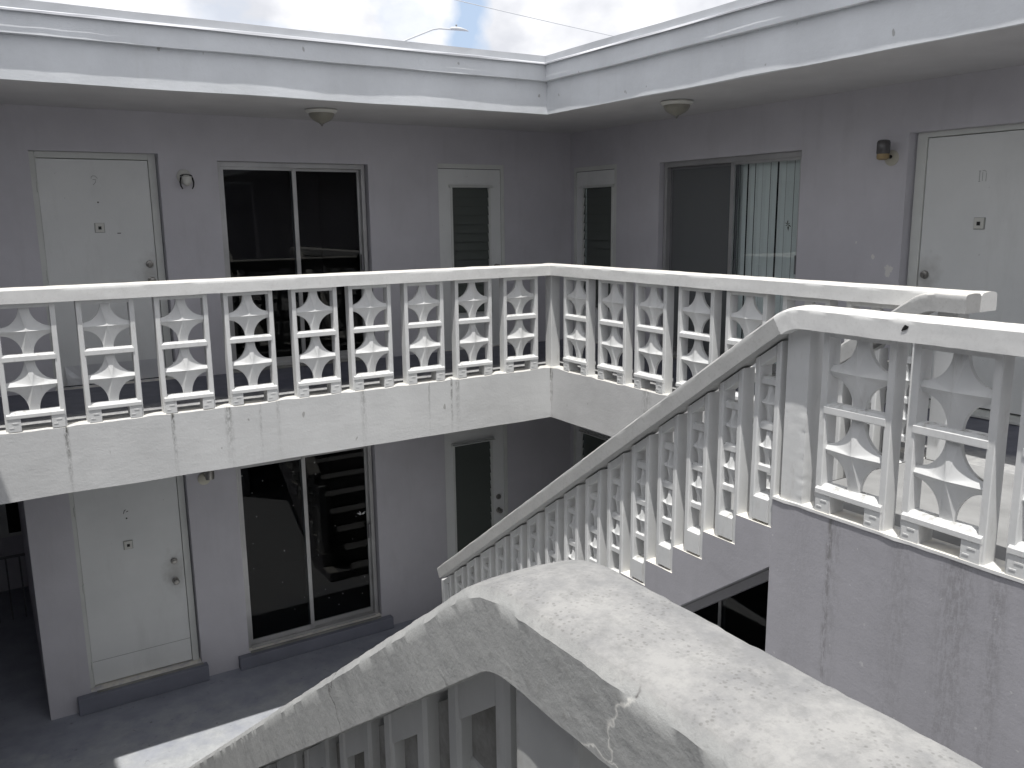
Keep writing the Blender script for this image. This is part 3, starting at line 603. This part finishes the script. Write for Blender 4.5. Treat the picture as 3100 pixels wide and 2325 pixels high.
# ================================================================== BREEZE BLOCKS
BW, BH, BD = 0.395, 0.918, 0.09
def star(mb, cx, cz, hx, hz, nx, tz, yc, ye, yn, yt, D, seg=10):
    """four-pointed concave star seen on both faces: centre at depth yc, ridges to the necks (yn) and side tips (yt), arc edges at ye"""
    rx, rz = hx - nx, hz - tz
    def arc(sx, sz): return [(sx * (hx - rx * math.cos(t)), sz * (hz - rz * math.sin(t))) for t in [math.pi / 2 * i / seg for i in range(seg + 1)]][::-1]
    o = [((0, hz), yn)] + [(p, ye) for p in arc(1, 1)][::-1] + [((hx, 0), yt)] + [(p, ye) for p in arc(1, -1)] + [((0, -hz), yn)] + [(p, ye) for p in arc(-1, -1)][::-1] + [((-hx, 0), yt)] + [(p, ye) for p in arc(-1, 1)]
    # arcs must run neck -> tip on the first, tip -> neck on the second of each half
    def fix(lst, first): return lst if (abs(lst[0][0][0]) < abs(lst[-1][0][0])) == first else lst[::-1]
    A = lambda sx, sz, first: fix([(p, ye) for p in arc(sx, sz)], first)
    o = [((0, hz), yn)] + A(1, 1, True) + [((hx, 0), yt)] + A(1, -1, False) + [((0, -hz), yn)] + A(-1, -1, True) + [((-hx, 0), yt)] + A(-1, 1, False)
    n = len(o); rings = [1.0, 0.75, 0.5, 0.25]; vs = []; fs = []; nr = len(rings)
    for front in (True, False):
        base = len(vs)
        for r in rings:
            for (p, e) in o:
                y = yc + (e - yc) * r ** 0.95
                vs.append((cx + p[0] * r, y if front else D - y, cz + p[1] * r))
        vs.append((cx, yc if front else D - yc, cz)); c = len(vs) - 1
        for k in range(nr - 1):
            for i in range(n): fs.append((base + k * n + i, base + k * n + (i + 1) % n, base + (k + 1) * n + (i + 1) % n, base + (k + 1) * n + i))
        for i in range(n): fs.append((base + (nr - 1) * n + i, base + (nr - 1) * n + (i + 1) % n, c))
    half = len(vs) // 2
    for i in range(n): fs.append((i, (i + 1) % n, half + (i + 1) % n, half + i))
    mb.add(vs, fs)
def xprism(mb, poly, x0, x1): mb.prism(poly, 'x', x0, x1)      # poly in (y, z)
def bar(mb, x0, x1, z0, z1, y0, y1, top=.014, deep=.022, ch=.004):
    xprism(mb, [(y0, z0 + ch), (y0, z1 - top), (y0 + deep, z1), (y1 - deep, z1), (y1, z1 - top), (y1, z0 + ch), (y1 - ch, z0), (y0 + ch, z0)], x0, x1)
def side(mb, x0, x1, z0, z1):      # frame member with slightly eased edges (poly in x, y)
    c = .004; mb.prism([(x0 + c * .5, 0), (x1 - c, 0), (x1, c), (x1, BD - c), (x1 - c, BD), (x0 + c, BD), (x0, BD - c), (x0, c)], 'z', z0, z1)
def star_block():
    mb = MB(); w = BW
    side(mb, 0, .036, 0, BH); side(mb, w - .036, w, 0, BH)
    mb.box(.032, w - .032, .004, BD - .004, .888, BH - .0005)
    bar(mb, .028, w - .028, .506, .555, -.006, BD + .006)
    bar(mb, .012, w - .012, .094, .140, -.016, BD + .016, .020, .034)
    for x0, x1 in ((.014, .099), (w - .099, w - .014)):
        mb.box(x0, x1, -.010, BD + .010, 0.0005, .0945)
        for (a, b_, p, q) in ((.030, .066, .058, .066), (.010, .038, .026, .033)): mb.box(x0 + a, x0 + b_, -.0125, -.0095, p, q)
    star(mb, w / 2, .7200, w / 2 - .029, .1700, .034, .027, -.004, .034, .030, .016, BD)
    star(mb, w / 2, .3240, w / 2 - .029, .1860, .034, .027, -.004, .034, .030, .016, BD)
    me = mb.mesh('star_block', 'block'); me.shade_smooth(); me.set_sharp_from_angle(angle=math.radians(22)); return me
def stair_block():
    """narrow block with a raked top, u = 0 is the low (downhill) side"""
    mb = MB(); w = .172; d = .10; t = lambda u: .895 + u * .68
    def sd(u0, u1, z0):
        c = .006; vs = []; pl = [(u0, c), (u0 + c, 0), (u1 - c, 0), (u1, c), (u1, d - c), (u1 - c, d), (u0 + c, d), (u0, d - c)]
        for (x, y) in pl: vs.append((x, y, z0))
        for (x, y) in pl: vs.append((x, y, t(x)))
        n = 8; mb.add(vs, [tuple(range(n))[::-1], tuple(range(n, 2 * n))] + [(i, (i + 1) % n, n + (i + 1) % n, n + i) for i in range(n)])
    sd(0, .034, 0.001); sd(w - .034, w, 0.0)
    # top rail, raked
    vs = []; 
    for (x, y, dz_) in ((.034, .003, -.055), (w - .034, .003, -.055), (w - .034, d - .003, -.055), (.034, d - .003, -.055), (.034, .003, 0), (w - .034, .003, 0), (w - .034, d - .003, 0), (.034, d - .003, 0)): vs.append((x, y, t(x) + dz_))
    mb.add(vs, [(0, 3, 2, 1), (4, 5, 6, 7), (0, 1, 5, 4), (1, 2, 6, 5), (2, 3, 7, 6), (3, 0, 4, 7)])
    for z0, z1 in ((.765, .808), (.518, .562), (.282, .325)): bar(mb, .032, w - .032, z0, z1, .020, d - .020, .010, .014)
    for cz in (.6635, .4215): star(mb, w / 2, cz, w / 2 - .032, .102 if cz > .5 else .097, .016, .012, .010, .036, .034, .022, d, 7)
    bar(mb, .0345, w - .0345, .012, .152, -.006, d + .006, .012, .02)
    me = mb.mesh('stair_block', 'block'); me.shade_smooth(); me.set_sharp_from_angle(angle=math.radians(22)); return me
STAR, STAIR = star_block(), stair_block()
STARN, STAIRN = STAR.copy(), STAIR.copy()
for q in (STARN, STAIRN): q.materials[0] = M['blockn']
def block(me, name, parent, loc, rz):
    o = bpy.data.objects.new(name, me); COL.objects.link(o); o.parent = parent; o.matrix_parent_inverse = world_of(parent).inverted(); o.location = Vector(loc) + Vector((random.uniform(-.0025, .0025), random.uniform(-.0025, .0025), 0)); o.rotation_euler = (random.uniform(-.003, .003), random.uniform(-.003, .003), rz + random.uniform(-.006, .006)); return o
def ragged(o):
    """post with a knocked, crumbling edge: finely divided box pushed about by noise"""
    o.modifiers.clear(); bm = bmesh.new(); bm.from_mesh(o.data); bmesh.ops.subdivide_edges(bm, edges=[e for e in bm.edges if abs(e.verts[0].co.z - e.verts[1].co.z) > .1], cuts=70); bmesh.ops.subdivide_edges(bm, edges=[e for e in bm.edges if abs(e.verts[0].co.z - e.verts[1].co.z) < .001 and e.calc_length() > .05], cuts=5)
    ymin = min(v.co.y for v in bm.verts); xmin = min(v.co.x for v in bm.verts)
    for v in bm.verts:
        p = v.co.copy(); k = max(0, 1 - (p.y - ymin) / .03) * max(0, 1 - (p.x - xmin) / .03); a = noise.noise(p * 34) * .5 + noise.noise(p * 80) * .35 + .25
        v.co += Vector((1, .8, 0)) * (k * .011 * max(0, a) * min(1, max(0, (.78 - p.z) * 5))) + Vector((noise.noise(p * 25), noise.noise(p * 25 + Vector((4, 4, 4))), 0)) * .0012
    bm.to_mesh(o.data); bm.free(); o.data.shade_smooth(); o.data.set_sharp_from_angle(angle=math.radians(30))
def sweep(path, x0, x1, th, up, mat, name, parent, axis='x', rough=.0, sub=1, edge=.012, crown=.006, cross=9):
    """cap rail: profile across axis [x0,x1], thickness th below the path; path = (s, z) along the other horizontal axis"""
    mb = MB(); xs = [x0 + (x1 - x0) * i / (cross - 1) for i in range(cross)]; prof = []
    for i, x in enumerate(xs):
        u = 2 * i / (cross - 1) - 1; e = edge if abs(u) == 1 else 0
        prof.append((x, crown * (1 - u * u) - e))
    fr = [.82, .64, .46, .28]; prof = [(x0, -th)] + [(x0, -th * q) for q in fr] + prof + [(x1, -th * q) for q in fr[::-1]] + [(x1, -th)] + [((x0 + x1) / 2, -th)]
    if edge: prof[5] = (x0, -edge); prof.insert(6, (x0 + edge * .8, 0)); k = len(prof) - 7; prof[k] = (x1, -edge); prof.insert(k, (x1 - edge * .8, 0))
    n = len(prof); vs = []; fs = []; P = [Vector((p[0], p[1])) for p in path]
    for i, p in enumerate(P):
        a = (P[i] - P[i - 1]).normalized() if i else None; b = (P[i + 1] - P[i]).normalized() if i + 1 < len(P) else None
        d = (a + b).normalized() if a and b else (a or b); nrm = Vector((-d.y, d.x)); nrm = -nrm if nrm.y < 0 else nrm
        k = 1 / max(.6, d.dot(b or a))
        for (x, h) in prof:
            q = p + nrm * h * k; v = Vector((x, q.x, q.y)) if axis == 'x' else Vector((q.x, x, q.y))
            if rough: v += Vector((noise.noise(v * 21), noise.noise(v * 19 + Vector((5, 5, 5))), noise.noise(v * 23 + Vector((1, 9, 2))))) * rough + Vector((noise.noise(v * 4), 0, noise.noise(v * 4 + Vector((3, 3, 3))))) * rough
            if cross > 12 and h > -.03 and (x < x0 + .02 or x > x1 - .02):      # crumbling arris
                q = noise.noise(v * 38) * .5 + noise.noise(v * 85) * .5; v += Vector((.0016 * q, .0008 * q, .0020 * q - .0005))
            vs.append(tuple(v))
    for i in range(len(P) - 1):
        for k in range(n): fs.append((i * n + k, i * n + (k + 1) % n, (i + 1) * n + (k + 1) % n, (i + 1) * n + k))
    fs += [tuple(range(n)), tuple(range((len(P) - 1) * n, len(P) * n))]
    mb.add(vs, fs); return mb.build(name, mat, parent, smooth=38)
def line(p, q, step=.05):
    n = max(1, int((Vector(q) - Vector(p)).length / step)); return [(p[0] + (q[0] - p[0]) * i / n, p[1] + (q[1] - p[1]) * i / n) for i in range(n + 1)]
SL = 0.705
def raked_path(y_start, y_kink, y_end, step, r=.10, bend=8):
    """level from y_start to the kink, rounded, then down at slope SL to y_end"""
    pts = line((y_start, HT), (y_kink - r, HT), step); a = Vector((y_kink - r, HT)); k = Vector((y_kink, HT)); c = Vector((y_kink + r * .82, HT - r * .82 * SL))
    for i in range(1, bend + 1):
        t = i / bend; q = a * (1 - t) ** 2 + k * 2 * t * (1 - t) + c * t * t; pts.append((q.x, q.y))
    return pts + line((c.x, c.y), (y_end, HT - (y_end - y_kink) * SL), step)[1:]

# ---- L-shaped balustrade along both walkways
R1 = empty('balustrade', (0.05, 0.05, 0), "white star block balustrade running round the inner corner of the upper walkway", "balustrade", None)
capA = sweep([(-12, HT)] + line((-5.5, HT), (-.0305, HT), .09), -.030, .125, HT - HU, 0, 'cap', 'cap_rail', R1, axis='y', rough=.0022)
capB = sweep(line((-4.30, HT), (.125, HT), .07), -.030, .125, HT - HU, 0, 'cap', 'cap_rail', R1, axis='x', rough=.0022)
for i, xl in enumerate([-5.80, -5.27, -4.745, -4.215, -3.68, -3.157, -2.607, -2.105, -1.587, -1.071, -.546]):
    block(STAR, 'star_block', R1, (xl + .004, 0.014, .003), 0)
for yr in [-.195, -.741, -1.268, -1.803, -2.33, -2.86, -3.39]:
    block(STAR, 'star_block', R1, (0.014, yr, .003), -math.pi / 2)
p = MB(); p.box(0.02, .125, 0.02, .125, -.002, HU - .002); p.build('post', 'block', R1, .004)
p = MB(); p.box(-.005, .11, -4.16, -4.03, -.002, HU - .002); p.build('post', 'block', R1, .006)

# ---- far staircase
RUN, RISE, Y0 = .252, .178, -4.0
def flight(x0, x1, ytop, name, lab_, cat, wall_y, wall_x0, matn='stringer', open_below=True):
    """stair flight descending toward +y, from landing edge ytop (z=0) down to the ground"""
    n = 17; st = empty(name, ((x0 + x1) / 2, ytop + 2, G), lab_, cat)
    def profile(h0):
        pts = [(ytop, 0.0)]
        for i in range(1, n + 1):
            z = -RISE * i
            if z < G: z = G + .001
            pts.append((ytop + RUN * (i - 1), z)); pts.append((ytop + RUN * i, z))
        yb = ytop + RUN * n; pts.append((yb, G)); pts.append((ytop + (-h0 - G) / .736 if False else ytop + (abs(G) - h0) / .736, G)); pts.append((ytop, -h0)); return pts
    so = []
    for (a, b, m_) in ((x0, x0 + .12, matn), (x1 - .12, x1, matn)):
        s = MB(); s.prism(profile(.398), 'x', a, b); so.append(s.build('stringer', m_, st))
    s = MB(); pr = profile(.32); pr = [(y, z - .012 if 0 < i < len(pr) - 3 else z) for i, (y, z) in enumerate(pr)]
    s.prism(pr, 'x', x0 + .1205, x1 - .1205); s.build('steps', 'landing', st)
    return st
ST1 = flight(-1.33, -.02, Y0, 'staircase', "concrete staircase with lilac stepped sides descending beside the right hand walkway", "staircase", -4.0, -1.33)
ww = MB(); N = 40; vs = []; fs = []
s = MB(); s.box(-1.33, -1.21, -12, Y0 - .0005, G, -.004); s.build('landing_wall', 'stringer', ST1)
s = MB(); N = 100
for i in range(N + 1):
    a = -12 + 8.0 * i / N; e = noise.noise(Vector((a * 9, 3, 1))) * .005
    for (x, z) in ((-1.336 + e * .6, -.012 + e), (-1.334, .002 + e * .5), (-1.20, .004), (-1.20, -.006)): vs.append((x, a, z))
for i in range(N):
    for k in range(4): fs.append((i * 4 + k, i * 4 + (k + 1) % 4, (i + 1) * 4 + (k + 1) % 4, (i + 1) * 4 + k))
s.add(vs, fs); lab(s.build('landing_lip', 'slabB', ST1), "cream painted lip along the top of the lilac wall")
s = MB(); s.box(-1.2, 0.119, -12, Y0 + .001, -.15, -.003); s.build('landing_floor', 'landing', ST1)

def rail(x_face, x_other, y_kink, y_end, base_y, name, label, cat, mats, out_dir, blocks_level, post, n_steps, cap_x, step=.05, rough=.002, cross=9, ystart=-12, level=True, r_bend=.10):
    """balustrade with a level part and a raked part; out_dir = -1: front of blocks toward -x, +1: toward +x"""
    r = empty(name, ((cap_x[0] + cap_x[1]) / 2, y_kink, 0), label, cat)
    if level: path = raked_path(ystart, y_kink, y_end, step, r_bend)
    else: path = raked_path(y_kink - .275, y_kink, y_end, step)
    i = next(k for k, q in enumerate(path) if q[1] < HT - .05)
    c = [sweep(path[:i + 1], cap_x[0], cap_x[1], HT - HU, 0, mats[0], 'cap_rail', r, rough=rough, cross=cross), sweep(path[i:], cap_x[0], cap_x[1], .098, 0, mats[1], 'cap_rail', r, rough=rough, cross=cross)] if mats[0] != mats[1] else [sweep(path, cap_x[0], cap_x[1], HT - HU, 0, mats[0], 'cap_rail', r, rough=rough, cross=cross)]
    xf = x_face
    for yr in blocks_level:
        if out_dir < 0: block(STAR, 'star_block', r, (xf, yr, .001), -math.pi / 2)
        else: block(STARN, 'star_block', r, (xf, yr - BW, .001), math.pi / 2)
    for k in range(1, n_steps + 1):
        yh = base_y + RUN * (k - 1); z = -RISE * k
        if z < G: break
        # uphill side at yh; u runs downhill -> uphill
        if out_dir < 0: block(STAIR, 'stair_block', r, (xf, yh + .172 + .001, z + .001), -math.pi / 2)
        else:
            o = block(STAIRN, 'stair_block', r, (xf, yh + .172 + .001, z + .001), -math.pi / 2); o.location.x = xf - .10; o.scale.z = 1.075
    if post:
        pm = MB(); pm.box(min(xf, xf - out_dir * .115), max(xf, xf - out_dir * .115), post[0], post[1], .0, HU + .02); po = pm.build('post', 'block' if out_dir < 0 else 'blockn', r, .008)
        if out_dir < 0: ragged(po)
    return r, c
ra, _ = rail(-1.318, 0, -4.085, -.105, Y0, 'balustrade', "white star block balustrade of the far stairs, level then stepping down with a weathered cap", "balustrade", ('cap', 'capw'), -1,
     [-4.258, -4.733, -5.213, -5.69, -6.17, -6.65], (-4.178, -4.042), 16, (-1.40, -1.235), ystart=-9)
chp = MB(); chp.prism([(-4.755, .992), (-4.738, .998), (-4.728, .985), (-4.722, .970), (-4.738, .975), (-4.752, .984)], 'x', -1.4035, -1.399); chp.build('chip', 'gap', ra)
pe = MB(); pe.box(-1.31, -1.22, -.16, -.02, -2.85, -1.94); pe.build('end_post', 'block', ra, .006)
rb, _ = rail(-.128, 0, -4.02, -.105, Y0, 'balustrade', "inner stair balustrade behind the far one, joined to the end of the walkway rail", "balustrade", ('capw', 'capw'), -1, [], None, 16, (-.175, -.031), level=False)

# ---- near staircase and its right hand balustrade (foreground)
NY = -6.095
ST2 = flight(-5.57, -4.17, NY, 'staircase', "near concrete staircase below the camera leading down from its landing", "staircase", NY, -5.57)
s = MB(); s.box(-5.57, -4.17, -12, NY - .001, -.15, -.002); s.build('landing_floor', 'landing', ST2)
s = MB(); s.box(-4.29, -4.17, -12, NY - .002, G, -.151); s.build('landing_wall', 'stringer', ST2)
rn, cn = rail(-4.185, 0, -6.082, -2.1, NY, 'balustrade', "foreground balustrade with a thick pitted cap bending from level to sloping", "balustrade", ('capn', 'capn'), 1,
     [-6.36, -6.84, -7.32, -7.80], (-6.267, -6.132), 16, (-4.322, -4.152), step=.012, rough=.0011, cross=15, ystart=-8.2, r_bend=.075)
inf = MB(); inf.prism([(NY - .001, -.18), (NY - .001, HU - .03), (-2.4, HU - .03 + (NY + 2.4 + .0) * SL), (-2.4, -.18 + (NY + 2.4) * .706 - .178)], 'x', -4.262, -4.212); lab(inf.build('infill_panel', 'grime', rn), "grimy mortar infill between the foreground stair blocks")

# ================================================================== LAMPS
def ceiling_lamp(x, y, label):
    t = empty('ceiling_lamp', (x, y, SOF), label, 'lamp', 'dome lamps under the walkway soffit')
    p = MB(); p.lathe([(.100, 0), (.138, -.004), (.142, -.014), (.128, -.032), (.118, -.036)], (x, y, SOF - .001), (0, 0, 1), 32); p.build('base_ring', 'white', t, smooth=40)
    d = MB(); d.lathe([(.116, -.034), (.112, -.055), (.098, -.078), (.074, -.098), (.046, -.112), (.026, -.120), (.022, -.124)], (x, y, SOF), (0, 0, 1), 32); d.build('dome_shade', 'dome', t, smooth=50)
    f = MB(); f.lathe([(.024, -.123), (.018, -.130), (.008, -.133), (.010, -.142), (.003, -.148)], (x, y, SOF), (0, 0, 1), 14); f.build('finial', 'chrome', t, smooth=50)
ceiling_lamp(-2.0, .73, "dusty dome ceiling lamp above the black sliding door")
ceiling_lamp(.52, -1.18, "dusty dome ceiling lamp above the sliding door with pale blinds")
# broken wall lamp beside the number 9 door
t = empty('wall_lamp', (-3.055, WA, 1.89), "broken white wall lamp with two black prongs left of the upper sliding door", 'lamp', 'wall lamps beside the doors')
p = MB(); p.lathe([(.066, 0), (.066, .008), (.058, .016), (.03, .02)], (-3.055, WA, 1.892), (0, -1, 0), 28); p.build('base_plate', 'white', t, smooth=40)
p = MB(); p.lathe([(.044, .0), (.046, .045), (.04, .05)], (-3.045, WA - .055, 1.846), (0.0, -.12, 1), 22); p.lathe([(.02, 0), (.02, .06)], (-3.05, WA - .01, 1.885), (0, -1, 0), 12); p.build('lamp_socket', 'white', t, smooth=40)
p = MB(); p.lathe([(.044, 0), (.038, -.018), (.02, -.034), (.006, -.038)], (-3.045, WA - .055, 1.845), (0, 0, 1), 20); p.build('bulb', 'white', t, smooth=50)
p = MB()
for sx, dd in ((-1, .035), (1, .075)):
    cx = -3.045
    pts_ = [(cx + sx * .03, WA - .055, 1.905), (cx + sx * .052, WA - .06, 1.875), (cx + sx * .060, WA - .064, 1.84), (cx + sx * .056, WA - .066, 1.805), (cx + sx * .042, WA - .068, 1.778)]
    p.tube(pts_, [.006, .009, .008, .007, .005], 8)
arch = [(-3.045 + .055 * math.cos(a), WA - .05, 1.892 + .02 * math.sin(a)) for a in [math.pi * i / 8 for i in range(9)]]; p.tube(arch, .004, 6)
p.build('prong', 'black', t, smooth=50)
# jar lamp near the right hand door
t = empty('wall_lamp', (WB, -2.70, 1.906), "jar shaped wall lamp with smoked glass and brass collar left of the right hand door", 'lamp', 'wall lamps beside the doors')
p = MB(); p.lathe([(.060, 0), (.060, .006), (.052, .014), (.02, .018)], (WB, -2.698, 1.906), (-1, 0, 0), 28); p.build('base_plate', 'plate', t, smooth=40)
p = MB(); p.tube([(WB - .01, -2.698, 1.915), (WB - .06, -2.695, 1.915), (WB - .10, -2.69, 1.918)], .014, 10); p.build('lamp_arm', 'black', t, smooth=50)
p = MB(); p.lathe([(.030, -.022), (.044, -.014), (.047, 0), (.047, .022)], (WB - .105, -2.69, 1.912), (0, 0, 1), 24); p.build('collar', 'brass', t, smooth=40)
p = MB(); p.lathe([(.047, 0), (.05, .008), (.05, .085), (.044, .10), (.03, .106)], (WB - .105, -2.69, 1.935), (0, 0, 1), 24); p.build('jar_shade', 'smoke', t, smooth=40)
# ground floor lamp
t = empty('wall_lamp', (-3.10, WA, -1.02), "small tarnished wall lamp tucked under the slab beside the ground floor door", 'lamp', 'wall lamps beside the doors')
p = MB(); p.lathe([(.062, 0), (.062, .006), (.052, .014), (.02, .018)], (-3.10, WA, -1.03), (0, -1, 0), 26); p.build('base_plate', 'plate', t, smooth=40)
p = MB(); p.lathe([(.04, -.03), (.045, 0), (.045, .05), (.04, .12)], (-3.065, WA - .10, -.985), (0, 0, 1), 20); p.tube([(-3.09, WA - .01, -1.0), (-3.065, WA - .10, -.985)], .014, 8); p.build('lamp_socket', 'chrome', t, smooth=40)

# ================================================================== BEYOND THE ROOF
t = empty('street_lamp', (16.2, 38, G), "slim grey street lamp whose curved arm shows above the roof", 'street lamp')
p = MB(); p.lathe([(.11, 0), (.08, 13.6)], (15.6, 38, G), (0, 0, 1), 14); p.build('pole', 'galv', t, smooth=40)
p = MB(); p.tube([(15.6, 38, 10.35), (16.1, 38, 10.85), (16.766, 38, 11.195), (17.7, 38, 11.60), (18.35, 38, 11.88), (18.75, 38, 11.97), (19.6, 38, 12.0)], .045, 10); p.build('lamp_arm', 'galv', t, smooth=50)
p = MB(); vs = []; n = 16
prof = [(19.45, .05, .05, .0), (19.5, .15, .10, .0), (19.8, .18, .13, .02), (20.15, .17, .11, .02), (20.45, .12, .06, 0), (20.62, .04, .025, -.02)]
for (x, ry, rz_, oz) in prof:
    for i in range(n): a = 2 * math.pi * i / n; vs.append((x, 38 + ry * math.cos(a), 12.03 + oz + rz_ * math.sin(a) * (1 if math.sin(a) > 0 else .6)))
fs = [(k * n + i, k * n + (i + 1) % n, (k + 1) * n + (i + 1) % n, (k + 1) * n + i) for k in range(len(prof) - 1) for i in range(n)] + [tuple(range(n)), tuple(range((len(prof) - 1) * n, len(prof) * n))]
p.add(vs, fs); p.build('lamp_head', 'galv', t, smooth=50)
p = MB(); p.lathe([(.045, 0), (.05, .10), (.03, .14)], (19.85, 38, 12.16), (0, 0, 1), 10); p.build('photocell', 'alud', t)
p = MB(); P0, P1 = Vector((19.857, 38, 13.593)), Vector((30.977, 38, 12.768)); pts_ = []
for i in range(41):
    t_ = -1.6 + 4.2 * i / 40; q = P0.lerp(P1, t_); q.z += .10 * (t_ - .5) ** 2 - .025; pts_.append(q)
p.tube(pts_, .022, 6); tag(p.build('power_line', 'galv'), "thin overhead wire crossing the cloudy sky above the roof", "wire")
pb = MB(); pb.lathe([(.12, 0), (.10, 17.5)], (pts_[0].x, 38, G), (0, 0, 1), 10); pb.lathe([(.12, 0), (.10, 16.5)], (pts_[-1].x, 38, G), (0, 0, 1), 10)
